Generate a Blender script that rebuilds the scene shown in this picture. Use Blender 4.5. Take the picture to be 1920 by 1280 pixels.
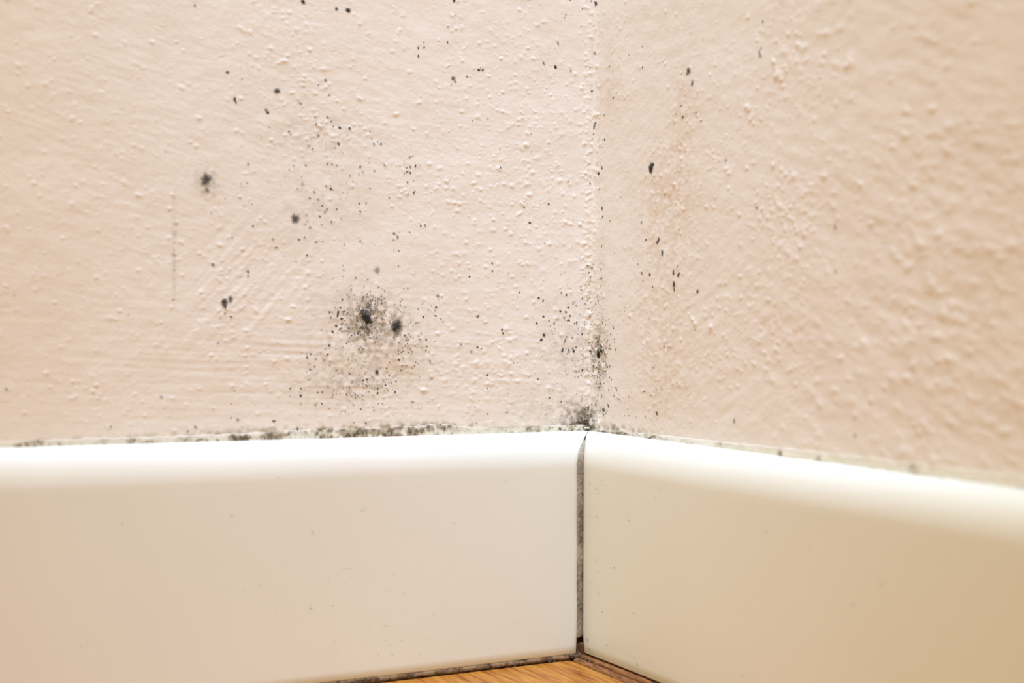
import bpy, math, random
import numpy as np

for _o in list(bpy.data.objects):
    bpy.data.objects.remove(_o)
SC = bpy.context.scene
COL = SC.collection
RNG = np.random.default_rng(7)
random.seed(7)

# ---------------------------------------------------------------- camera
# world: room corner at the origin, left wall in the plane y=0, right wall in the plane x=0,
# room towards -x / -y, z up, metres.  Skirting top at z=0.1, floor at z=-0.002
FPX = 2667.76
YAW, PITCH, ROLL = 0.50346932, -0.01136199, 0.01280629
CAM = np.array([-0.34889095, -0.5577577, 0.14812731])
_r = np.array([math.cos(YAW), -math.sin(YAW), 0.0])
_f = np.array([math.sin(YAW) * math.cos(PITCH), math.cos(YAW) * math.cos(PITCH), math.sin(PITCH)])
_u = np.cross(_r, _f)
CR = math.cos(ROLL) * _r + math.sin(ROLL) * _u
CU = -math.sin(ROLL) * _r + math.cos(ROLL) * _u
CF = _f
from mathutils import Matrix
cd = bpy.data.cameras.new('camera')
cd.sensor_width = 36.0
cd.lens = FPX / 1920 * 36.0
cd.clip_start = 0.02
cd.dof.use_dof = True
cd.dof.focus_distance = 0.632
cd.dof.aperture_fstop = 6.2
cam = bpy.data.objects.new('camera', cd)
COL.objects.link(cam)
cam.matrix_world = Matrix(((CR[0], CU[0], -CF[0], CAM[0]), (CR[1], CU[1], -CF[1], CAM[1]),
                           (CR[2], CU[2], -CF[2], CAM[2]), (0, 0, 0, 1)))
SC.camera = cam

# ---------------------------------------------------------------- light and exposure
w = bpy.data.worlds.new('World')
SC.world = w
w.use_nodes = True
w.node_tree.nodes['Background'].inputs[0].default_value = (1.0, 0.835, 0.515, 1)
w.node_tree.nodes['Background'].inputs[1].default_value = 1.03
sd = bpy.data.lights.new('added_key_spot', 'SPOT')  # unseen key added overhead; its narrow cone dims the walls away from the corner
sd.energy = 272
sd.color = (0.477, 0.68, 1.0)
sd.spot_size = math.radians(19)
sd.spot_blend = 1.0
sd.shadow_soft_size = 0.16
so = bpy.data.objects.new('added_key_spot', sd)
COL.objects.link(so)
so.location = (-0.38, -0.56, 2.2)
from mathutils import Vector
so.rotation_euler = (Vector((-0.07, -0.05, 0.12)) - Vector(so.location)).to_track_quat('-Z', 'Y').to_euler()

SC.view_settings.view_transform = 'Standard'
SC.view_settings.look = 'None'
SC.view_settings.gamma = 1.0
SC.view_settings.use_curve_mapping = False
SC.view_settings.exposure = 0.3
SC.cycles.transparent_max_bounces = 40
SC.cycles.max_bounces = 10
SC.cycles.diffuse_bounces = 6

# ---------------------------------------------------------------- helpers
def link(o, parent=None):
    COL.objects.link(o)
    if parent is not None:
        o.parent = parent
    return o

def tag(o, label=None, cat=None, group=None, kind=None):
    if label: o['label'] = label
    if cat: o['category'] = cat
    if group: o['group'] = group
    if kind: o['kind'] = kind
    return o

def mesh_np(name, V, F, mat, parent=None, col=None, alpha=None, smooth=True):
    """V (n,3), F (m,k) with k 3 or 4"""
    V = np.asarray(V, np.float32); F = np.asarray(F, np.int32)
    k = F.shape[1]
    me = bpy.data.meshes.new(name)
    me.vertices.add(len(V)); me.vertices.foreach_set('co', V.ravel())
    me.loops.add(F.size); me.loops.foreach_set('vertex_index', F.ravel())
    me.polygons.add(len(F))
    me.polygons.foreach_set('loop_start', np.arange(len(F), dtype=np.int32) * k)
    me.polygons.foreach_set('use_smooth', np.full(len(F), smooth))
    me.update(calc_edges=True)
    if col is not None:
        c = np.ones((len(V), 4), np.float32); c[:, :3] = col
        a = me.attributes.new('Col', 'FLOAT_COLOR', 'POINT'); a.data.foreach_set('color', c.ravel())
    if alpha is not None:
        a = me.attributes.new('dens', 'FLOAT', 'POINT'); a.data.foreach_set('value', np.asarray(alpha, np.float32))
    me.materials.append(mat)
    return link(bpy.data.objects.new(name, me), parent)

def grid_faces(nu, nv, flip=False):
    i = np.arange(nu - 1)[:, None] * nv + np.arange(nv - 1)[None, :]
    q = np.stack([i, i + nv, i + nv + 1, i + 1], -1).reshape(-1, 4)
    return q[:, ::-1] if flip else q

def lin(r, g, b):
    f = lambda c: c / 255 / 12.92 if c <= 10 else ((c / 255 + 0.055) / 1.055) ** 2.4
    return np.array([f(r), f(g), f(b)])

def aniso(nu, nz, su, sz, theta=0.0, seed=0):
    """noise of unit variance, blurred with an elongated gaussian (sizes in cells)"""
    r = np.random.default_rng(seed)
    n = r.standard_normal((nu, nz))
    fu = np.fft.fftfreq(nu)[:, None]; fz = np.fft.fftfreq(nz)[None, :]
    c, s = math.cos(theta), math.sin(theta)
    a = fu * c + fz * s; b = -fu * s + fz * c
    k = np.exp(-2 * math.pi ** 2 * ((a * su) ** 2 + (b * sz) ** 2))
    n = np.fft.ifft2(np.fft.fft2(n) * k).real
    return n / n.std()

# ---------------------------------------------------------------- photograph pixel -> wall
def ray(px, py):
    return CF + (px - 960) / FPX * CR - (py - 640) / FPX * CU

def hit(px, py):
    """(side, u, z, metres per pixel)"""
    d = ray(px, py)
    tl = -CAM[1] / d[1]; tr = -CAM[0] / d[0]
    if d[0] <= 0 or tl < tr:
        p = CAM + d * tl
        return 'L', -p[0], p[2], tl / FPX
    p = CAM + d * tr
    return 'R', -p[1], p[2], tr / FPX

def hit_side(side, px, py):
    d = ray(px, py)
    t = -CAM[1] / d[1] if side == 'L' else -CAM[0] / d[0]
    p = CAM + d * t
    return (-p[0] if side == 'L' else -p[1]), p[2], t / FPX

def project(P):
    d = np.asarray(P) - CAM
    z = d @ CF
    return 960 + FPX * (d @ CR) / z, 640 - FPX * (d @ CU) / z

# ---------------------------------------------------------------- materials
def new_mat(name):
    m = bpy.data.materials.new(name); m.use_nodes = True
    nt = m.node_tree
    return m, nt, nt.nodes['Principled BSDF']

def N(nt, typ, **kw):
    n = nt.nodes.new(typ)
    for k, v in kw.items():
        if k in n.inputs.keys(): n.inputs[k].default_value = v
        else: setattr(n, k, v)
    return n

def mat_attr(name, rough, spec=0.4, bump=0.0, bscale=2500.0, coat=0.0):
    m, nt, b = new_mat(name)
    a = N(nt, 'ShaderNodeAttribute', attribute_name='Col')
    nt.links.new(a.outputs['Color'], b.inputs['Base Color'])
    b.inputs['Roughness'].default_value = rough
    b.inputs['Specular IOR Level'].default_value = spec
    if coat: b.inputs['Coat Weight'].default_value = coat; b.inputs['Coat Roughness'].default_value = 0.15
    if bump:
        tc = N(nt, 'ShaderNodeTexCoord')
        no = N(nt, 'ShaderNodeTexNoise', Scale=bscale, Detail=4.0, Roughness=0.6)
        nt.links.new(tc.outputs['Object'], no.inputs['Vector'])
        bp = N(nt, 'ShaderNodeBump', Strength=1.0, Distance=bump)
        nt.links.new(no.outputs['Fac'], bp.inputs['Height'])
        nt.links.new(bp.outputs['Normal'], b.inputs['Normal'])
    return m

M_PLASTER = mat_attr('painted_plaster', 0.5, 0.35, 0.00009, 1000)
M_BEAD = mat_attr('old_sealant', 0.6, 0.3, 0.00008, 1500)
M_GRIT = mat_attr('grubby_filler', 0.9, 0.15, 0.00005, 4500)

def mat_mould():
    m, nt, b = new_mat('black_mould')
    out = nt.nodes['Material Output']
    tc = N(nt, 'ShaderNodeTexCoord')
    no = N(nt, 'ShaderNodeTexNoise', Scale=3500.0, Detail=3.0)
    nt.links.new(tc.outputs['Object'], no.inputs['Vector'])
    cr = N(nt, 'ShaderNodeValToRGB')
    cr.color_ramp.elements[0].color = (0.016, 0.017, 0.016, 1); cr.color_ramp.elements[0].position = 0.35
    cr.color_ramp.elements[1].color = (0.055, 0.053, 0.047, 1); cr.color_ramp.elements[1].position = 0.75
    nt.links.new(no.outputs['Fac'], cr.inputs['Fac'])
    nt.links.new(cr.outputs['Color'], b.inputs['Base Color'])
    b.inputs['Roughness'].default_value = 0.95; b.inputs['Specular IOR Level'].default_value = 0.1
    at = N(nt, 'ShaderNodeAttribute', attribute_name='dens')
    nt.links.new(at.outputs['Fac'], b.inputs['Alpha'])
    return m
M_MOULD = mat_mould()

def mat_scuff():
    m, nt, b = new_mat('brown_scuff')
    b.inputs['Base Color'].default_value = (0.16, 0.11, 0.06, 1)
    b.inputs['Roughness'].default_value = 0.9
    at = N(nt, 'ShaderNodeAttribute', attribute_name='dens')
    nt.links.new(at.outputs['Fac'], b.inputs['Alpha'])
    return m
M_SCUFF = mat_scuff()

def mat_board(name, c1, c2):
    m, nt, b = new_mat(name)
    tc = N(nt, 'ShaderNodeTexCoord')
    mp = N(nt, 'ShaderNodeMapping'); mp.inputs['Scale'].default_value = (12, 12, 420)
    nt.links.new(tc.outputs['Object'], mp.inputs['Vector'])
    no = N(nt, 'ShaderNodeTexNoise', Scale=1.0, Detail=5.0, Roughness=0.6)
    nt.links.new(mp.outputs['Vector'], no.inputs['Vector'])
    bl = N(nt, 'ShaderNodeTexNoise', Scale=22.0, Detail=2.0)
    nt.links.new(tc.outputs['Object'], bl.inputs['Vector'])
    mx = N(nt, 'ShaderNodeMix', data_type='RGBA')
    mx.inputs[6].default_value = (*c1, 1); mx.inputs[7].default_value = (*c2, 1)
    nt.links.new(bl.outputs['Fac'], mx.inputs[0])
    nt.links.new(mx.outputs[2], b.inputs['Base Color'])
    b.inputs['Roughness'].default_value = 0.33
    b.inputs['Specular IOR Level'].default_value = 0.45
    bp = N(nt, 'ShaderNodeBump', Strength=0.5, Distance=0.00006)
    nt.links.new(no.outputs['Fac'], bp.inputs['Height'])
    nt.links.new(bp.outputs['Normal'], b.inputs['Normal'])
    return m
M_BOARD_L = mat_board('white_gloss_paint', (0.735, 0.715, 0.655), (0.76, 0.74, 0.68))
M_BOARD_R = mat_board('cream_gloss_paint', (0.745, 0.73, 0.63), (0.765, 0.75, 0.655))

def mat_wood(name, dark, mid, light, grain, rough):
    m, nt, b = new_mat(name)
    tc = N(nt, 'ShaderNodeTexCoord')
    mp = N(nt, 'ShaderNodeMapping'); mp.inputs['Scale'].default_value = grain
    nt.links.new(tc.outputs['Object'], mp.inputs['Vector'])
    no = N(nt, 'ShaderNodeTexNoise', Scale=1.0, Detail=5.0, Roughness=0.55, Distortion=0.6)
    nt.links.new(mp.outputs['Vector'], no.inputs['Vector'])
    cr = N(nt, 'ShaderNodeValToRGB')
    e = cr.color_ramp.elements
    e[0].position = 0.30; e[0].color = (*dark, 1)
    e[1].position = 0.68; e[1].color = (*light, 1)
    k = e.new(0.46); k.color = (*mid, 1)
    nt.links.new(no.outputs['Fac'], cr.inputs['Fac'])
    nt.links.new(cr.outputs['Color'], b.inputs['Base Color'])
    b.inputs['Roughness'].default_value = rough
    bp = N(nt, 'ShaderNodeBump', Strength=0.6, Distance=0.0001)
    nt.links.new(no.outputs['Fac'], bp.inputs['Height'])
    nt.links.new(bp.outputs['Normal'], b.inputs['Normal'])
    return m
M_FLOOR = mat_wood('oiled_parquet', lin(112, 48, 4), lin(164, 98, 24), lin(186, 126, 46), (460, 40, 60), 0.42)
M_TRIMWOOD = mat_wood('brown_edging_wood', lin(70, 36, 10), lin(124, 74, 30), lin(158, 102, 50), (900, 160, 900), 0.7)
M_DARKWOOD = mat_wood('dark_rotten_wood', lin(40, 20, 8), lin(84, 46, 20), lin(128, 76, 38), (700, 700, 250), 0.7)
M_DARK, _nt, _b = new_mat('dark_gap'); _b.inputs['Base Color'].default_value = (0.035, 0.022, 0.012, 1); _b.inputs['Roughness'].default_value = 0.95
M_CRUMB, _nt, _b = new_mat('dark_crumb_dirt'); _b.inputs['Base Color'].default_value = (0.075, 0.055, 0.035, 1); _b.inputs['Roughness'].default_value = 0.95
M_FLAKE, _nt, _b = new_mat('white_filler_flake'); _b.inputs['Base Color'].default_value = (0.74, 0.70, 0.64, 1); _b.inputs['Roughness'].default_value = 0.7

# ================================================================ WALLS
BH = 0.1                      # skirting height
class Wall:
    def __init__(s, side, cell, umax):
        s.side = side; s.cell = cell
        s.u0, s.z0 = 0.0, 0.085
        s.nu = int(umax / cell) + 1; s.nz = int((0.345 - s.z0) / cell) + 1
        s.u = s.u0 + np.arange(s.nu) * cell; s.z = s.z0 + np.arange(s.nz) * cell
        s.h = np.zeros((s.nu, s.nz))
    def cells(s, px, py):
        u, z, m = hit_side(s.side, px, py)
        return u, z, m
    def bump(s, u, z, ru, rz, h, th=0.0, p=1.0):
        """add a rounded lump of half sizes ru, rz (metres), height h"""
        R = max(ru, rz) * 2.6
        i0 = max(0, int((u - R - s.u0) / s.cell)); i1 = min(s.nu, int((u + R - s.u0) / s.cell) + 2)
        j0 = max(0, int((z - R - s.z0) / s.cell)); j1 = min(s.nz, int((z + R - s.z0) / s.cell) + 2)
        if i1 <= i0 or j1 <= j0: return
        du = (s.u[i0:i1] - u)[:, None]; dz = (s.z[j0:j1] - z)[None, :]
        c, sn = math.cos(th), math.sin(th)
        a = (du * c + dz * sn) / ru; b = (-du * sn + dz * c) / rz
        g = np.exp(-((a * a + b * b) ** p) * 0.9)
        s.h[i0:i1, j0:j1] += h * g
    def blob(s, px, py, sx, sy, th=0.0):
        """weight map of a soft region given in photograph pixels"""
        u, z, m = s.cells(px, py)
        fu = 1.14 if s.side == 'L' else 2.07
        du = (s.u - u)[:, None] / (sx * m * fu); dz = (s.z - z)[None, :] / (sy * m)
        return np.exp(-0.5 * (du ** 2 + dz ** 2))
    def sample(s, u, z):
        i = np.clip((np.asarray(u) - s.u0) / s.cell, 0, s.nu - 1.001); j = np.clip((np.asarray(z) - s.z0) / s.cell, 0, s.nz - 1.001)
        a = i.astype(int); b = j.astype(int); fa = i - a; fb = j - b
        H = s.h
        return H[a, b] * (1 - fa) * (1 - fb) + H[a + 1, b] * fa * (1 - fb) + H[a, b + 1] * (1 - fa) * fb + H[a + 1, b + 1] * fa * fb
    def pos(s, u, z, h):
        u, z, h = np.broadcast_arrays(u, z, h)
        return np.stack([-u, -h, z], -1) if s.side == 'L' else np.stack([-h, -u, z], -1)

WL = Wall('L', 0.00038, 0.36)
WR = Wall('R', 0.00047, 0.36)

# fine relief: brush marks and orange peel -------------------------------------------------
def relief(W, seed):
    k = 0.00034 / W.cell
    o = aniso(W.nu, W.nz, 2.2 * k, 1.6 * k, 0, seed) * 0.000012
    o += aniso(W.nu, W.nz, 7 * k, 5 * k, 0, seed + 1) * 0.00003
    o += aniso(W.nu, W.nz, 40 * k, 30 * k, 0, seed + 2) * 0.0001
    return o
WL.h += relief(WL, 11); WR.h += relief(WR, 31)
# brush strokes on the left wall; u runs towards the left, so a stroke falling to the right has +theta
st_flat = aniso(WL.nu, WL.nz, 26, 1.5, math.radians(2), 51)
st_fall = aniso(WL.nu, WL.nz, 8, 1.5, math.radians(15), 52)
st_steep = aniso(WL.nu, WL.nz, 20, 1.6, math.radians(-48), 53)
wflat = WL.blob(600, 700, 330, 110) + 0.5 * WL.blob(830, 250, 160, 90)
wfall = WL.blob(230, 300, 300, 230) + 0.6 * WL.blob(700, 150, 250, 120)
wsteep = WL.blob(480, 520, 70, 70) * 1.2 + 0.5 * WL.blob(360, 620, 60, 60)
WL.h += (st_flat * wflat * 0.000032 + st_fall * wfall * 0.000015 + st_steep * wsteep * 0.00004)
rt_a = aniso(WR.nu, WR.nz, 9, 2.6, math.radians(-22), 61)
rt_b = aniso(WR.nu, WR.nz, 8, 2.2, math.radians(30), 62)
WR.h += rt_a * (WR.blob(1720, 500, 190, 420)) * 0.00005 + rt_b * (WR.blob(1230, 330, 70, 260) * 0.5 + WR.blob(1380, 640, 90, 120)) * 0.00004

LH = {'L': 0.74, 'R': 0.76}
def lumps(W, px, py, sx, sy, n, r0, r1, h, el=1.5, th=0.1, uniform=False):
    for _ in range(n):
        if uniform: x = px + (random.random() * 2 - 1) * sx; y = py + (random.random() * 2 - 1) * sy
        else: x = random.gauss(px, sx); y = random.gauss(py, sy)
        u, z, m = W.cells(x, y)
        if u < 0.0005 or z < BH - 0.002: continue
        r = 0.88 * m * (r0 + (r1 - r0) * random.random() ** 2)
        e = 1 + (el - 1) * random.random()
        W.bump(u, z, r * e, r, r * h * LH[W.side] * (0.35 + 1.1 * random.random() ** 1.5), th + random.gauss(0, 0.25))
# left wall: scattered drips of thick paint, then denser families
lumps(WL, 390, 270, 800, 570, 1750, 1.7, 4.2, 0.36, 1.7, 0.1, True)
lumps(WL, 390, 270, 800, 570, 4500, 1.0, 2.2, 0.36, 1.5, 0.1, True)
for a in [(170, 330, 70, 60, 70), (60, 160, 70, 50, 40), (330, 110, 160, 60, 50), (90, 500, 110, 60, 60), (200, 740, 160, 26, 80),
          (380, 470, 80, 40, 50), (520, 60, 50, 60, 90), (620, 250, 60, 26, 110), (470, 560, 60, 70, 190), (560, 170, 50, 50, 60),
          (900, 90, 60, 70, 80), (880, 690, 60, 28, 130), (980, 690, 50, 40, 110), (760, 320, 60, 60, 60), (830, 370, 60, 30, 80),
          (960, 330, 70, 80, 150), (1000, 250, 60, 100, 180), (930, 500, 60, 70, 90), (860, 560, 70, 60, 90), (1040, 420, 40, 90, 120),
          (780, 750, 120, 30, 100), (600, 715, 120, 40, 90), (1000, 150, 60, 90, 120)]:
    lumps(WL, a[0], a[1], a[2], a[3], a[4], 1.5, 4.0, 0.42, 1.6, 0.08)
lumps(WL, 900, 700, 110, 40, 60, 3, 5.5, 0.30, 2.2, 0.1)
# ragged ridge in the corner
for W, x0 in ((WL, 1102), (WR, 1116)):
    lumps(W, x0, 400, 6, 260, 420, 1.6, 3.8, 0.45, 1.3, 0)
    lumps(W, x0, 660, 8, 90, 140, 1.8, 4.2, 0.45, 1.3, 0)
# right wall
for a in [(1290, 190, 18, 60, 120, 1.4, 3.2), (1265, 330, 30, 70, 260, 1.4, 3.2), (1250, 470, 30, 70, 220, 1.4, 3.2), (1235, 660, 35, 70, 280, 1.4, 3.4),
          (1345, 310, 30, 40, 80, 1.8, 3.4), (1480, 410, 45, 55, 330, 2, 4.0), (1390, 600, 70, 60, 170, 2.2, 4.2), (1420, 680, 70, 40, 110, 2.2, 4.2),
          (1240, 730, 50, 40, 120, 1.5, 3.2), (1160, 110, 14, 60, 70, 1.5, 3.2), (1480, 130, 60, 80, 90, 3, 6), (1400, 200, 70, 90, 90, 2, 4)]:
    lumps(WR, a[0], a[1], a[2], a[3], a[4], a[5], a[6], 0.42, 1.5, -0.2)
lumps(WR, 1320, 300, 210, 550, 1100, 1.4, 3.2, 0.36, 1.4, -0.1, True)
lumps(WR, 1960, 280, 520, 600, 2300, 3.0, 8.0, 0.22, 1.9, -0.25, True)
lumps(WR, 1800, 560, 130, 330, 300, 5, 10, 0.24, 2.0, -0.3, True)
lumps(WR, 1121, 790, 4.5, 5, 46, 1.6, 3.2, 0.7, 1.3, 0)
# rounded inner corner
for W in (WL, WR):
    W.h += 0.0013 * np.exp(-(W.u / 0.0016))[:, None]

# colour of the paint and the stains that have seeped into it -------------------------------
C_PAINT = np.array([0.800, 0.735, 0.675])
def wall_colour(W, seed):
    n1 = aniso(W.nu, W.nz, 60, 45, 0.2, seed); n2 = aniso(W.nu, W.nz, 14, 9, 0.1, seed + 1); n3 = aniso(W.nu, W.nz, 2.0, 1.6, 0, seed + 2)
    c = np.ones((W.nu, W.nz, 3)) * C_PAINT
    c *= 1 + (n1 * 0.008 + n2 * 0.010)[..., None] * np.array([0.6, 1.0, 1.5])
    return c, n2, n3
def stain(W, c, px, py, sx, sy, a, rgb, n, thr=0.0):
    wgt = W.blob(px, py, sx, sy) * np.clip(0.55 + 0.55 * n - thr, 0, 1.3) * a
    wgt = np.clip(wgt, 0, 0.95)[..., None]
    return c * (1 - wgt) + np.asarray(rgb) * wgt
cl, n2l, n3l = wall_colour(WL, 71)
OLIVE = lin(150, 132, 100); DARK = lin(58, 50, 38); BEIGE = lin(205, 180, 148); RUST = lin(170, 120, 80)
for (px, py, sx, sy, a, rgb, nn) in [
        (685, 690, 60, 35, 0.45, BEIGE, n2l), (690, 640, 70, 60, 0.35, OLIVE, n3l), (640, 725, 60, 20, 0.22, OLIVE, n3l), (690, 600, 26, 34, 0.55, OLIVE, n3l),
        (741, 608, 16, 18, 0.5, OLIVE, n3l), (1000, 772, 40, 14, 0.22, OLIVE, n3l), (1072, 768, 16, 12, 0.75, OLIVE, n3l),
        (1068, 766, 6, 5, 0.28, RUST, n3l), (1082, 796, 26, 9, 1.25, lin(96, 84, 64), n2l * 0.3 + n3l * 0.35 + 0.4), (1096, 790, 11, 16, 1.2, lin(84, 72, 54), n3l * 0.3 + 0.5), (1098, 790, 9, 14, 1.2, lin(70, 60, 45), n3l), (1093, 800, 16, 5, 1.4, DARK, n3l),
        (1040, 801, 50, 3, 0.5, OLIVE, n3l), (640, 806, 130, 7, 0.75, OLIVE, n3l), (790, 800, 70, 6, 0.75, OLIVE, n3l), (430, 815, 60, 5, 0.6, OLIVE, n3l), (250, 822, 130, 5, 0.5, OLIVE, n3l),
        (1062, 640, 40, 60, 0.18, OLIVE, n3l), (620, 250, 60, 20, 0.2, OLIVE, n3l), (600, 370, 60, 60, 0.13, OLIVE, n3l), (388, 337, 14, 14, 0.5, OLIVE, n3l),
        (327, 470, 3, 60, 0.3, OLIVE, n3l), (388, 360, 10, 16, 0.3, OLIVE, n3l), (960, 760, 110, 30, 0.22, BEIGE, n2l), (1102, 600, 6, 120, 0.30, BEIGE, n3l), (1112, 200, 5, 200, 0.2, OLIVE, n3l)]:
    cl = stain(WL, cl, px, py, sx, sy, a, rgb, nn)
cr_, n2r, n3r = wall_colour(WR, 91)
for (px, py, sx, sy, a, rgb, nn) in [
        (1122, 655, 10, 24, 0.6, OLIVE, n3r), (1122, 710, 10, 40, 0.30, OLIVE, n3r), (1108, 790, 6, 14, 1.2, lin(80, 66, 48), n3r), (1112, 797, 12, 5, 1.0, DARK, n3r),
        (1150, 802, 22, 5, 0.7, OLIVE, n3r), (1180, 806, 30, 5, 0.5, OLIVE, n3r), (1215, 770, 40, 20, 0.22, BEIGE, n2r), (1235, 480, 25, 110, 0.30, BEIGE, n3r),
        (1280, 210, 14, 60, 0.35, BEIGE, n3r), (1265, 360, 30, 70, 0.28, BEIGE, n3r), (1127, 600, 5, 160, 0.22, BEIGE, n3r), (1240, 690, 35, 80, 0.24, BEIGE, n3r), (1145, 150, 12, 50, 0.25, BEIGE, n3r)]:
    cr_ = stain(WR, cr_, px, py, sx, sy, a, rgb, nn)

cr_ = stain(WR, cr_, 1121, 790, 6, 7, 0.8, lin(226, 216, 202), n3r * 0.4 + 0.4)
def build_wall(name, W, colour):
    far = [0.42, 0.6, 0.95, 1.6, 2.4]
    u = np.concatenate([W.u, [x for x in far if x > W.u[-1] + 0.02]])
    zlo = np.array([-0.016, 0.04]); zhi = np.array([0.38, 0.45, 0.7, 1.2, 1.9, 2.4])
    z = np.concatenate([zlo, W.z, zhi])
    H = np.zeros((len(u), len(z))); C = np.ones((len(u), len(z), 3)) * C_PAINT
    H[:W.nu, 2:2 + W.nz] = W.h; C[:W.nu, 2:2 + W.nz] = colour
    H[:W.nu, 2 + W.nz:] = W.h[:, -1:] * 0.0; H[:W.nu, :2] = 0
    P = W.pos(u[:, None], z[None, :], H).reshape(-1, 3)
    o = mesh_np(name, P, grid_faces(len(u), len(z), flip=(W.side == 'L')), M_PLASTER, None, C.reshape(-1, 3))
    tag(o, kind='structure')
    return o
wall_left = build_wall('wall_left', WL, cl)
tag(wall_left, 'pale peach painted plaster wall with lumpy brush marks, left of the corner')
wall_right = build_wall('wall_right', WR, cr_)
tag(wall_right, 'pale peach lumpy plaster wall running out of focus, right of the corner')

# ================================================================ FLOOR
FZ = -0.002
T_L = 0.011                                   # left skirting thickness
def t_right(z): return 0.0110 - 0.0024 * (1 - min(max(z, 0), BH) / BH)
def box(name, lo, hi, mat, parent=None, bevel=0.0):
    import bmesh
    bm = bmesh.new(); bmesh.ops.create_cube(bm, size=1)
    for v in bm.verts:
        v.co = [lo[k] + (v.co[k] + 0.5) * (hi[k] - lo[k]) for k in range(3)]
    if bevel: bmesh.ops.bevel(bm, geom=bm.edges[:], offset=bevel, segments=2, affect='EDGES', profile=0.5)
    me = bpy.data.meshes.new(name); bm.to_mesh(me); bm.free(); me.materials.append(mat)
    return link(bpy.data.objects.new(name, me), parent)
floor = box('floor', (-2.4, -2.4, FZ - 0.03), (0, 0, FZ - 0.012), M_DARK)
tag(floor, 'orange brown oiled wooden floor below the two skirting boards', kind='structure')
x = -0.0162
pw = 0.118
k = 0
while x > -1.3:
    box('plank', (x - pw, -1.4, FZ - 0.012), (x - 0.0004, -0.0123, FZ), M_FLOOR, floor, 0.0004)
    x -= pw; k += 1

# wooden edging along the right skirting: two rounded ridges with a groove between
def extrude_y(name, prof, y0, y1, n, mat, parent, wob=0.0, seed=0):
    r = np.random.default_rng(seed)
    prof = np.array(prof); ys = np.linspace(y0, y1, n)
    V = []
    for y in ys:
        p = prof + r.standard_normal(prof.shape) * wob
        V.append(np.stack([p[:, 0], np.full(len(p), y), p[:, 1]], -1))
    return mesh_np(name, np.array(V).reshape(-1, 3), grid_faces(n, len(prof)), mat, parent)
b0 = -t_right(0)
edging = extrude_y('trim_1', [(b0 + 0.003, FZ - 0.006), (b0 + 0.003, FZ + 0.0016), (b0 - 0.0004, FZ + 0.0014), (b0 - 0.0011, FZ + 0.0010), (b0 - 0.0014, FZ + 0.0002), (b0 - 0.0015, FZ - 0.006)],
                   -0.0105, -1.3, 900, M_TRIMWOOD, None, 0.00007, 3)
tag(extrude_y('groove', [(b0 - 0.0010, FZ - 0.0016), (b0 - 0.0022, FZ - 0.0030), (b0 - 0.0036, FZ - 0.0016)], -0.0105, -1.3, 400, M_DARK, edging, 0.00005, 5), 'dark groove between the two wood ridges')
extrude_y('wood_ridge', [(b0 - 0.0029, FZ - 0.006), (b0 - 0.0031, FZ - 0.0002), (b0 - 0.0037, FZ + 0.0006), (b0 - 0.0050, FZ + 0.0006), (b0 - 0.0062, FZ + 0.0001), (b0 - 0.0066, FZ - 0.0008), (b0 - 0.0067, FZ - 0.006)],
          -0.0125, -1.3, 900, M_TRIMWOOD, edging, 0.00008, 6)
tag(edging, 'grooved reddish brown wood edging strip under the right skirting board', kind='structure')

# rough brown strip closing the gap under the left skirting
def strip_x(name, x0, x1, n, rows, mat, parent, colf, wob, seed, ends=None):
    """rows: list of (y, z); ribbon along x"""
    r = np.random.default_rng(seed)
    xs = np.linspace(x0, x1, n)
    V = np.zeros((n, len(rows), 3))
    for j, (y, z) in enumerate(rows):
        V[:, j, 0] = xs; V[:, j, 1] = y + r.standard_normal(n) * wob; V[:, j, 2] = z + r.standard_normal(n) * wob * 0.6
    C = colf(n, len(rows))
    return mesh_np(name, V.reshape(-1, 3), grid_faces(n, len(rows), flip=(x1 < x0)), mat, parent, C.reshape(-1, 3))
def brown_col(n, m):
    a = aniso(n, m, 6, 0.7, 0, 5); b = aniso(n, m, 1.2, 0.5, 0, 6)
    t = np.clip(0.5 + 0.28 * a + 0.22 * b, 0, 1)[..., None]
    return lin(62, 46, 32) * (1 - t) + lin(146, 116, 86) * t
gap_strip = strip_x('trim_2', -0.0102, -0.75, 2200, [(-0.0085, 0.0006), (-T_L - 0.0001, 0.0002), (-T_L - 0.0005, -0.0004), (-T_L - 0.0006, -0.0012), (-T_L - 0.0003, -0.0018), (-0.0098, -0.003)],
                    M_GRIT, None, brown_col, 0.00008, 4)
tag(gap_strip, 'thin rough brown strip filling the gap under the left skirting board', kind='structure')

# ================================================================ SKIRTING BOARDS
RX, RZ = 0.0108, 0.0160                       # round-over of the top edge: depth and height
def profile(s_front, zb=0.0):
    """list of (depth from wall, z) from the wall contact over the round top to the bottom"""
    pts = [(0.0, BH)]
    e = s_front - RX
    for k in range(1, 25):
        a = math.pi / 2 * k / 24
        pts.append((e + RX * math.sin(a) if k else e, BH - RZ * (1 - math.cos(a))))
    for k in range(1, 25):
        pts.append((s_front, BH - RZ - (BH - RZ - zb - 0.0008) * k / 24))
    pts.append((s_front - 0.0003, zb + 0.0003)); pts.append((s_front - 0.0012, zb)); pts.append((0.0, zb))
    return pts
def gap(z):                                    # width of the joint at height z
    return 0.0006 + 0.0013 * min(1, max(0, z / 0.085)) + 0.0003 * math.exp(-((z - 0.086) / 0.006) ** 2) - 0.0013 * min(1, max(0, (z - 0.080) / 0.017)) + 0.0001 * math.sin(z * 230)

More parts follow.
